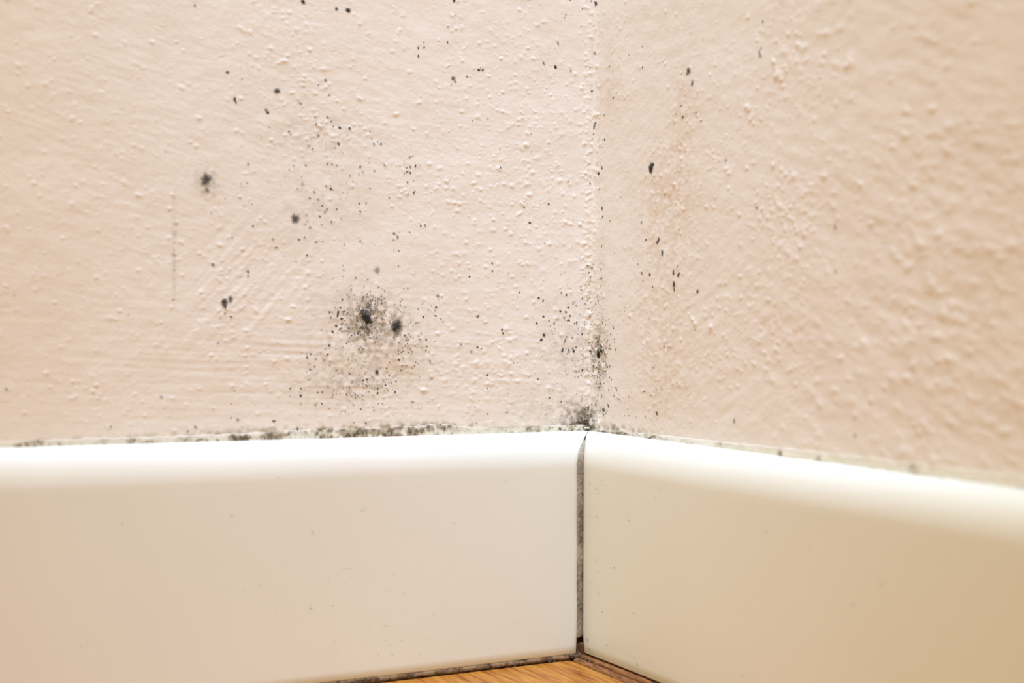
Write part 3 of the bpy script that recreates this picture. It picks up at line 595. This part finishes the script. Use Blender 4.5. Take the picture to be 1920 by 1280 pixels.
# merge marks noted twice where crops overlap
keep = []
for mk in sorted(MARKS, key=lambda q: -q[2] * q[3]):
    if any((mk[0] - q[0]) ** 2 + (mk[1] - q[1]) ** 2 < (0.55 * min(mk[2], q[2]) + 0.25) ** 2 for q in keep): continue
    keep.append(mk)
MARKS = keep

# fine dust of mould round the marks: centre, spread, count, radius range, strength
def dust(px, py, sx, sy, n, r0, r1, a0, a1):
    return [(random.gauss(px, sx), random.gauss(py, sy), r0 + (r1 - r0) * random.random() ** 2, a0 + (a1 - a0) * random.random()) for _ in range(n)]
DUST = []
for a in [(687, 592, 16, 26, 520, .5, 1.6, .4, .95), (684, 612, 24, 18, 150, .5, 1.4, .3, .8), (700, 573, 12, 9, 70, .6, 1.6, .4, .9), (692, 650, 30, 26, 120, .5, 1.2, .25, .7),
          (741, 610, 12, 13, 90, .5, 1.2, .3, .7), (690, 700, 45, 24, 230, .4, 1.2, .25, .75), (650, 715, 40, 24, 120, .4, 1.2, .2, .7), (760, 650, 35, 35, 90, .4, 1.1, .2, .6),
          (635, 590, 22, 22, 50, .5, 1.1, .25, .6), (388, 338, 10, 11, 60, .5, 1.4, .2, .5), (620, 250, 40, 18, 70, .4, 1.0, .2, .6), (600, 370, 60, 50, 110, .4, 1.1, .15, .5),
          (768, 320, 18, 24, 60, .4, 1.0, .2, .7), (1055, 660, 26, 45, 210, .35, 1.0, .3, .8), (1000, 620, 40, 70, 130, .35, .9, .25, .7), (1040, 740, 40, 30, 100, .35, .9, .2, .6),
          (970, 740, 60, 35, 90, .35, .9, .2, .6), (1122, 655, 10, 22, 220, .5, 1.2, .5, .95), (1121, 700, 8, 26, 170, .4, 1.1, .5, .95), (1125, 640, 22, 50, 120, .4, 1.0, .4, .8),
          (1130, 768, 7, 5, 26, .5, 1.2, .5, .95), (1112, 545, 8, 40, 90, .4, 1.0, .3, .8), (1115, 30, 4, 40, 40, .4, .9, .3, .8), (1118, 240, 8, 100, 60, .4, .9, .3, .8),
          (1125, 480, 10, 100, 60, .4, .9, .3, .8), (1030, 100, 50, 90, 70, .35, .9, .3, .7), (1000, 300, 50, 60, 50, .35, .9, .2, .6), (1030, 400, 40, 60, 50, .35, .9, .2, .7),
          (1220, 740, 40, 30, 45, .4, 1.0, .3, .7), (1260, 520, 30, 60, 30, .4, 1.0, .3, .6), (455, 150, 14, 20, 30, .4, .9, .3, .7), (700, 760, 120, 20, 60, .4, 1.0, .2, .6),
          (1070, 780, 22, 14, 110, .5, 1.3, .3, .8), (1095, 795, 10, 8, 90, .6, 1.8, .4, .9), (1098, 778, 5, 10, 30, .5, 1.2, .4, .9), (860, 30, 30, 20, 20, .4, .9, .2, .6),
          (430, 568, 8, 14, 26, .5, 1.2, .2, .6), (327, 470, 2, 60, 26, .4, .9, .2, .6), (1123, 330, 3, 30, 20, .4, .9, .4, .9), (1140, 170, 20, 60, 30, .4, .9, .3, .7)]:
    DUST += dust(*a)

LIFT = 0.00011
def disc(px, py, rpx, a, soft=True):
    side, u, z, m = hit(px, py)
    W = WL if side == 'L' else WR
    if z < BH + 0.0003: return None
    r = rpx * m * (1.05 if side == 'L' else 1.3) * (0.88 if rpx < 4 else 1.0)
    seg = 7 if rpx < 1.6 else (10 if rpx < 5 else 18)
    if rpx < 1.6: rings = [(0.62, 0.95), (1.35, 0.0)]
    elif rpx < 5: rings = [(0.45, 1.0), (0.85, 0.72), (1.4, 0.0)]
    else: rings = [(0.25, 1.0), (0.5, 0.92), (0.8, 0.72), (1.1, 0.40), (1.5, 0.0)]
    ang0 = random.random() * 6.28; st = 1 + (0.3 if rpx < 5 else 0.1) * random.random(); dr = random.random() * 3.14
    rag = 0.10 if rpx < 1.6 else (0.15 if rpx < 5 else 0.16)
    us = [u]; zs = [z]; al = [a]
    ragged = [1 + random.gauss(0, rag) for _ in range(seg)]
    for (q, d) in rings:
        for k in range(seg):
            t = ang0 + k * 6.28318 / seg
            rr = r * q * max(0.4, 1 + (ragged[k] - 1) * min(1, q * 1.3))
            x_ = math.cos(t) * st; y_ = math.sin(t) / st
            us.append(u + rr * (x_ * math.cos(dr) - y_ * math.sin(dr))); zs.append(z + rr * (x_ * math.sin(dr) + y_ * math.cos(dr)))
            al.append(a * d * (min(1.05, max(0.35, 1 + random.gauss(0, 0.22 if rpx >= 5 else 0.05)))))
    us = np.maximum(np.array(us), 0.0002); zs = np.maximum(np.array(zs), BH + 0.0001)
    P = W.pos(us, zs, W.sample(us, zs) + LIFT + random.random() * 0.00004)
    F = []
    for k in range(seg): F.append((0, 1 + k, 1 + (k + 1) % seg))
    for i in range(len(rings) - 1):
        b0_, b1_ = 1 + i * seg, 1 + (i + 1) * seg
        for k in range(seg):
            k2 = (k + 1) % seg
            F.append((b0_ + k, b1_ + k, b1_ + k2)); F.append((b0_ + k, b1_ + k2, b0_ + k2))
    F = np.array(F)
    if side == 'L': pass
    return side, P, F, np.clip(np.array(al), 0, 1)

# colonies: x, y, reach x, reach y, label
COLONIES = [
 (388, 337, 22, 26, 'round charcoal mould spot with soft halo, farthest left on the left wall'),
 (688, 592, 30, 46, 'darkest large mould blotch with black core and dense speckle halo on the left wall'),
 (741, 609, 17, 18, 'soft round grey mould blotch just right of the black cored blotch'),
 (634, 588, 24, 38, 'loose group of bold black mould dots just left of the black cored blotch'),
 (778, 640, 60, 48, 'spray of small black mould dots trailing below right of the two big blotches'),
 (706, 697, 12, 12, 'small dark star shaped mould spot below the two big blotches'),
 (700, 728, 75, 34, 'wide field of fine black mould specks low on the wall beneath the star shaped spot'),
 (608, 690, 48, 48, 'scattered faint mould dots lower left of the black cored blotch'),
 (552, 410, 12, 12, 'dark grey round mould spot halfway up, above left of the big blotches'),
 (427, 570, 18, 32, 'forked smudgy grey mould spot left of the big blotches'),
 (767, 317, 32, 38, 'compact knot of tiny black mould dots in the middle of the left wall'),
 (772, 363, 20, 18, 'pair of small black mould dots just below the compact knot'),
 (792, 423, 14, 12, 'twin tiny black mould dots right of centre, halfway up the left wall'),
 (744, 445, 22, 24, 'faint smudged mould marks halfway up, below left of the compact knot'),
 (622, 252, 92, 42, 'mould specks caught among rough paint lumps in the upper middle of the left wall'),
 (600, 365, 70, 60, 'broad patch of faint grey mould freckles in the middle left of the wall'),
 (425, 136, 10, 10, 'small grey mould speck highest on the far left side'),
 (441, 188, 10, 12, 'small elongated dark mould mark on the far upper left'),
 (519, 171, 11, 11, 'soft dark mould spot beside smooth scraped paint, upper left'),
 (500, 208, 12, 12, 'tiny black slanting mould streak under the soft spot, upper left'),
 (568, 3, 10, 10, 'dark mould spot cut by the top edge, left of two others'),
 (642, 18, 20, 12, 'pair of dark mould spots close to the top edge'),
 (852, 2, 14, 12, 'black mould mark cut by the top edge, right of the pair'),
 (786, 94, 18, 20, 'trio of small mould dots high on the left wall'),
 (901, 131, 12, 10, 'twin black mould dots high on the wall right of the trio'),
 (852, 150, 26, 20, 'smudged grey mould cluster below left of the twin dots'),
 (1042, 125, 11, 11, 'single bold black mould dot high on the left wall near the corner'),
 (1020, 120, 11, 10, 'faint double mould speck just left of the bold dot near the corner'),
 (1046, 82, 12, 14, 'small grey mould mark above the bold dot near the corner'),
 (1000, 395, 45, 34, 'few sharp black mould specks halfway up, left of the corner'),
 (905, 512, 32, 26, 'three separate black mould specks left of the corner, below the sharp ones'),
 (942, 619, 12, 16, 'short upright dark mould mark halfway between the blotches and the corner'),
 (1017, 632, 12, 16, 'two touching bold mould spots left of the black dashes'),
 (1062, 590, 42, 48, 'cluster of bold round black mould dots just left of the corner'),
 (1068, 655, 22, 24, 'row of three black mould dashes just left of the corner'),
 (1085, 696, 22, 22, 'small group of mould dots lower down, left of the corner line'),
 (894, 652, 26, 24, 'faint mould dots low between the blotches and the corner'),
 (1124, 655, 26, 34, 'dense black mould clump in the corner at its darkest'),
 (1126, 712, 30, 42, 'column of fine mould specks running down the corner below the dense clump'),
 (1112, 520, 28, 46, 'speckled mould in the corner above the dense clump'),
 (1120, 320, 22, 95, 'chain of single black mould dots along the corner halfway up'),
 (1115, 238, 14, 20, 'short black upright mould streak in the corner line'),
 (1118, 60, 20, 80, 'black mould dots along the corner at the very top'),
 (1098, 785, 42, 24, 'dark grimy mould smear at the foot of the corner above the joint'),
 (1133, 768, 16, 14, 'tight black mould cluster on the right wall just above the skirting'),
 (1221, 315, 14, 16, 'large dark oblong mould spot on the right wall'),
 (1291, 134, 13, 14, 'upper of two grey brown mould spots high on the right wall'),
 (1298, 157, 12, 12, 'lower of two grey brown mould spots high on the right wall'),
 (1426, 92, 22, 62, 'faint blurred mould marks highest on the right wall'),
 (1234, 460, 26, 26, 'group of oblong dark mould spots midway on the right wall'),
 (1266, 526, 18, 34, 'four upright brownish mould dashes on the right wall below the group'),
 (1212, 518, 22, 26, 'small mould dots left of the four dashes on the right wall'),
 (1308, 546, 12, 12, 'single brownish mould spot right of the four dashes'),
 (1221, 755, 60, 40, 'sparse mould specks low on the right wall among paint lumps'),
 (1567, 430, 14, 16, 'blurred grey mould speck far out on the right wall'),
 (1420, 390, 12, 12, 'small brown mould speck alone in the middle of the right wall'),
 (1377, 788, 12, 12, 'small upright mould speck low on the right wall'),
]
groups = {i: [] for i in range(len(COLONIES))}
loose = {'L': [], 'R': []}
def assign(mk):
    best, bi = 1.0, None
    for i, c in enumerate(COLONIES):
        d = math.hypot((mk[0] - c[0]) / c[2], (mk[1] - c[1]) / c[3])
        if d < best: best, bi = d, i
    return bi
for mk in MARKS:
    i = assign(mk)
    d = disc(*mk)
    if d is None: continue
    (groups[i] if i is not None else loose[d[0]]).append((mk, d))
for mk in DUST:
    d = disc(*mk)
    if d is None: continue
    i = assign(mk)
    (groups[i] if i is not None else loose[d[0]]).append((mk, d))

def joined(name, items, parent, origin=np.zeros(3), mat=M_MOULD):
    V, F, A, n = [], [], [], 0
    for (mk, (side, P, f, al)) in items:
        V.append(P - origin); F.append(f + n); A.append(al); n += len(P)
    return mesh_np(name, np.concatenate(V), np.concatenate(F), mat, parent, alpha=np.concatenate(A))
BIG = 1.75
for i, c in enumerate(COLONIES):
    it = groups[i]
    if not it: continue
    big = [q for q in it if q[0][2] >= BIG]; small = [q for q in it if q[0][2] < BIG]
    main = max(it, key=lambda q: q[0][2])
    org = main[1][1][0].astype(float)
    if len(it) == 1:
        o = joined('mould_patch', it, None, org); o.location = org
        tag(o, c[4], 'mould', 'mould patches on the two walls')
        continue
    e = bpy.data.objects.new('mould_patch', None); e.empty_display_size = 0.002
    link(e); e.location = org
    tag(e, c[4], 'mould', 'mould patches on the two walls')
    for q in big: joined('mould_spot', [q], e, org)
    if small:
        tag(joined('mould_specks', small, e, org), kind='stuff')
for side, parent in (('L', wall_left), ('R', wall_right)):
    if loose[side]:
        tag(joined('mould_specks', loose[side], parent), kind='stuff')

# ================================================================ SMALL THINGS ON THE BOARDS AND FLOOR
def board_hit(side, px, py):
    d = ray(px, py)
    if side == 'L': t = (-T_L - 0.0003 - CAM[1]) / d[1]
    else:
        t = (-0.0105 - CAM[0]) / d[0]
        for _ in range(3):
            z = (CAM + d * t)[2]; t = (-t_right(z) - 0.0003 - CAM[0]) / d[0]
    return CAM + d * t, t / FPX
def scuff(side, px, py, rx, ry, a, th=0.0):
    P0, m = board_hit(side, px, py)
    a *= 0.7; rx *= 0.8; ry *= 0.8
    seg = 8
    V = [P0]; al = [a]
    for (q, dd) in ((0.6, 0.9), (1.3, 0.0)):
        for k in range(seg):
            t = k * 6.28318 / seg; rr = 1 + random.gauss(0, 0.12)
            x_ = math.cos(t) * rx * q * rr; y_ = math.sin(t) * ry * q * rr
            xx = (x_ * math.cos(th) - y_ * math.sin(th)) * m; yy = (x_ * math.sin(th) + y_ * math.cos(th)) * m
            V.append(P0 + (np.array([xx * 1.14, 0, yy]) if side == 'L' else np.array([0, -xx * 1.5, yy]))); al.append(a * dd)
    F = [(0, 1 + k, 1 + (k + 1) % seg) for k in range(seg)]
    for k in range(seg):
        k2 = (k + 1) % seg
        F.append((1 + k, 9 + k, 9 + k2)); F.append((1 + k, 9 + k2, 1 + k2))
    return ((px, py, rx, a), (side, np.array(V), np.array(F), np.array(al)))
SB = 2.56
sc_l = []
for (a, b, rx, ry, al, th) in [(587, 520, 7, 9, .30, 0), (1112, 480, 8, 6, .4, 0), (1175, 840, 8, 3, .25, 0), (420, 1085, 6, 6, .2, 0), (390, 1105, 12, 5, .2, 0), (465, 932, 8, 4, .12, 0)]:
    sc_l.append(scuff('L', a / SB, 780 + b / SB, rx / SB, ry / SB, al, th))
for (a, b, rx, ry, al, th) in [(106, 294, 4, 7, .35, .2), (272, 558, 8, 10, .32, .5), (415, 602, 5, 4, .35, 0), (440, 732, 34, 3, .30, .1), (950, 513, 7, 10, .22, 0), (515, 452, 22, 4, .25, .5), (265, 922, 8, 6, .5, .3), (368, 911, 4, 5, .6, 0),
        (350, 780, 5, 3, .4, 0), (457, 771, 4, 4, .35, 0), (388, 768, 4, 3, .4, 0), (655, 760, 10, 3, .4, 0), (625, 843, 7, 3, .3, 0), (714, 850, 2, 14, .3, .2), (620, 708, 4, 3, .3, 0), (620, 1008, 30, 3, .22, .05), (545, 1022, 6, 4, .4, 0),
        (625, 1072, 2, 9, .45, 0), (695, 1074, 12, 2, .45, -.5), (642, 1097, 5, 3, .35, 0), (588, 1146, 2, 8, .5, .1), (655, 1146, 11, 2, .5, -.6), (785, 1146, 4, 4, .3, 0), (824, 1072, 5, 3, .35, 0), (764, 1014, 4, 3, .4, 0), (385, 1122, 6, 5, .25, 0),
        (380, 1085, 3, 8, .3, -.3), (345, 1165, 6, 5, .25, 0), (20, 815, 3, 8, .35, 0), (100, 943, 6, 4, .25, 0), (523, 1075, 4, 3, .3, 0), (850, 955, 6, 4, .2, 0), (1200, 308, 8, 3, .3, .6), (672, 714, 4, 3, .3, 0), (560, 760, 3, 3, .3, 0)]:
    sc_l.append(scuff('L', 480 + a / SB, 780 + b / SB, rx / SB, ry / SB, al, th))
sc_l.append(scuff('L', 960 + 150 / SB, 780 + 407 / SB, 7 / SB, 2 / SB, .35, .2))
tag(joined('scuff_marks', sc_l, bl, mat=M_SCUFF), 'faint brown scuffs and specks on the board', kind='stuff')
sc_r = []
for (a, b, rx, ry, al, th) in [(374, 328, 2, 14, .7, .1), (406, 350, 7, 3, .5, 0), (366, 477, 3, 4, .6, 0), (407, 483, 4, 3, .6, 0), (350, 345, 2, 8, .3, 0), (508, 468, 5, 4, .35, 0), (558, 470, 5, 6, .3, 0), (560, 500, 6, 6, .4, .5), (716, 351, 7, 4, .3, .4), (688, 393, 5, 5, .3, 0),
        (402, 690, 3, 13, .5, -.2), (490, 728, 5, 6, .6, 0), (467, 728, 3, 8, .4, 0), (414, 749, 5, 4, .6, 0), (376, 803, 4, 5, .45, 0), (415, 848, 4, 4, .6, 0), (432, 941, 5, 4, .95, 0), (512, 935, 2, 9, .4, 0), (583, 946, 8, 6, .25, 0), (361, 1075, 6, 12, .5, 0), (365, 960, 3, 8, .3, 0),
        (456, 1100, 8, 9, .3, 0), (530, 1020, 6, 3, .35, 0), (495, 975, 4, 4, .3, 0), (470, 998, 4, 4, .3, 0), (440, 1158, 6, 3, .35, 0), (600, 1190, 5, 14, .4, .4), (588, 1160, 4, 6, .4, 0), (1218, 552, 8, 10, .25, 0), (1105, 1245, 8, 10, .2, 0), (370, 1120, 8, 8, .35, 0), (380, 1140, 10, 5, .4, 0), (355, 990, 3, 12, .3, 0), (430, 1015, 3, 3, .4, 0), (545, 570, 4, 4, .2, 0), (720, 740, 6, 3, .15, 0), (450, 660, 10, 3, .25, -.5)]:
    sc_r.append(scuff('R', 960 + a / SB, 780 + b / SB, rx / SB, ry / SB, al, th))
for _ in range(60):
    sc_r.append(scuff('R', 1100 + abs(random.gauss(0, 22)), random.uniform(890, 1215), random.uniform(.5, 1.2), random.uniform(.5, 1.6), random.uniform(.15, .5)))
for (a, b, rx, ry, al) in [(197, 638, 9, 9, .18), (410, 905, 12, 14, .18), (545, 808, 14, 10, .15)]:
    sc_r.append(scuff('R', 1440 + a / SB, 780 + b / SB, rx / SB, ry / SB, al))
tag(joined('scuff_marks', sc_r, br, mat=M_SCUFF), 'small brown scuffs and dirt specks near the joint', kind='stuff')

def blobmesh(name, loc, size, mat, parent, seed, squash=(1, 1, 0.7), rag=0.25):
    import bmesh
    bm = bmesh.new(); bmesh.ops.create_icosphere(bm, subdivisions=2, radius=1)
    r = random.Random(seed)
    ph = [r.random() * 6 for _ in range(6)]
    for v in bm.verts:
        c = v.co.copy()
        k = 1 + rag * (math.sin(c.x * 3.1 + ph[0]) * math.sin(c.y * 2.7 + ph[1]) + 0.6 * math.sin(c.z * 5 + ph[2] + c.x * 4)) + r.gauss(0, rag * 0.3)
        v.co = (loc[0] + c.x * k * size * squash[0], loc[1] + c.y * k * size * squash[1], loc[2] + c.z * k * size * squash[2])
    me = bpy.data.meshes.new(name); bm.to_mesh(me); bm.free(); me.materials.append(mat)
    for p in me.polygons: p.use_smooth = True
    return link(bpy.data.objects.new(name, me), parent)

# loose flake in the corner on top of the right board
def on_wall(px, py, lift=0.0):
    side, u, z, m = hit(px, py)
    W = WL if side == 'L' else WR
    return W.pos(u, z, W.sample(np.array([u]), np.array([z]))[0] + lift), m
P, m = on_wall(1109, 801.5, 0.0016)
fl = blobmesh('paint_flake', P, 4.6 * m, M_FLAKE, None, 77, (1.2, 0.5, 0.35), 0.3)
fl.rotation_euler = (0, 0, 0)
tag(fl, 'tiny white paint flake lying on the skirting at the corner', 'flake')

box('wood_chip', (-0.0115, -0.0098, -0.006), (-0.003, -0.003, 0.0044), M_DARKWOOD, gap_strip, 0.0008)

# dark crumbs of dirt on the floor along the edges
def floor_pt(px, py):
    d = ray(px, py); t = (FZ - CAM[2]) / d[2]
    return CAM + d * t, t / FPX
CR_ = [(1092, 1235, 5.5, 'dark dirt crumb at the meeting of the two skirtings'), (1099, 1239, 6, 'blackish dirt crumb on the floor just right of the joint'), (1105, 1242, 4.5, 'dark dirt crumb lying by the grooved edging'),
       (1040, 1240.5, 4, 'dark dirt crumb under the left skirting near the joint'), (1030, 1241.5, 3.6, 'small dark dirt crumb left of the joint'), (966, 1250, 3.4, 'small dark crumb against the left floor gap'), (1014, 1250, 1.6, 'tiny dark speck loose on the floor left of the joint')]
for k, (px, py, s, lab) in enumerate(CR_):
    P, m = floor_pt(px, py)
    o = blobmesh('dirt_crumb', (0, 0, 0), 0.8 * s * m, M_CRUMB, None, 60 + k, (1.2, 0.9, 0.5), 0.45)
    o.location = (P[0], P[1], FZ + s * m * 0.3)
    tag(o, lab, 'dirt', 'dirt crumbs along the floor edge')
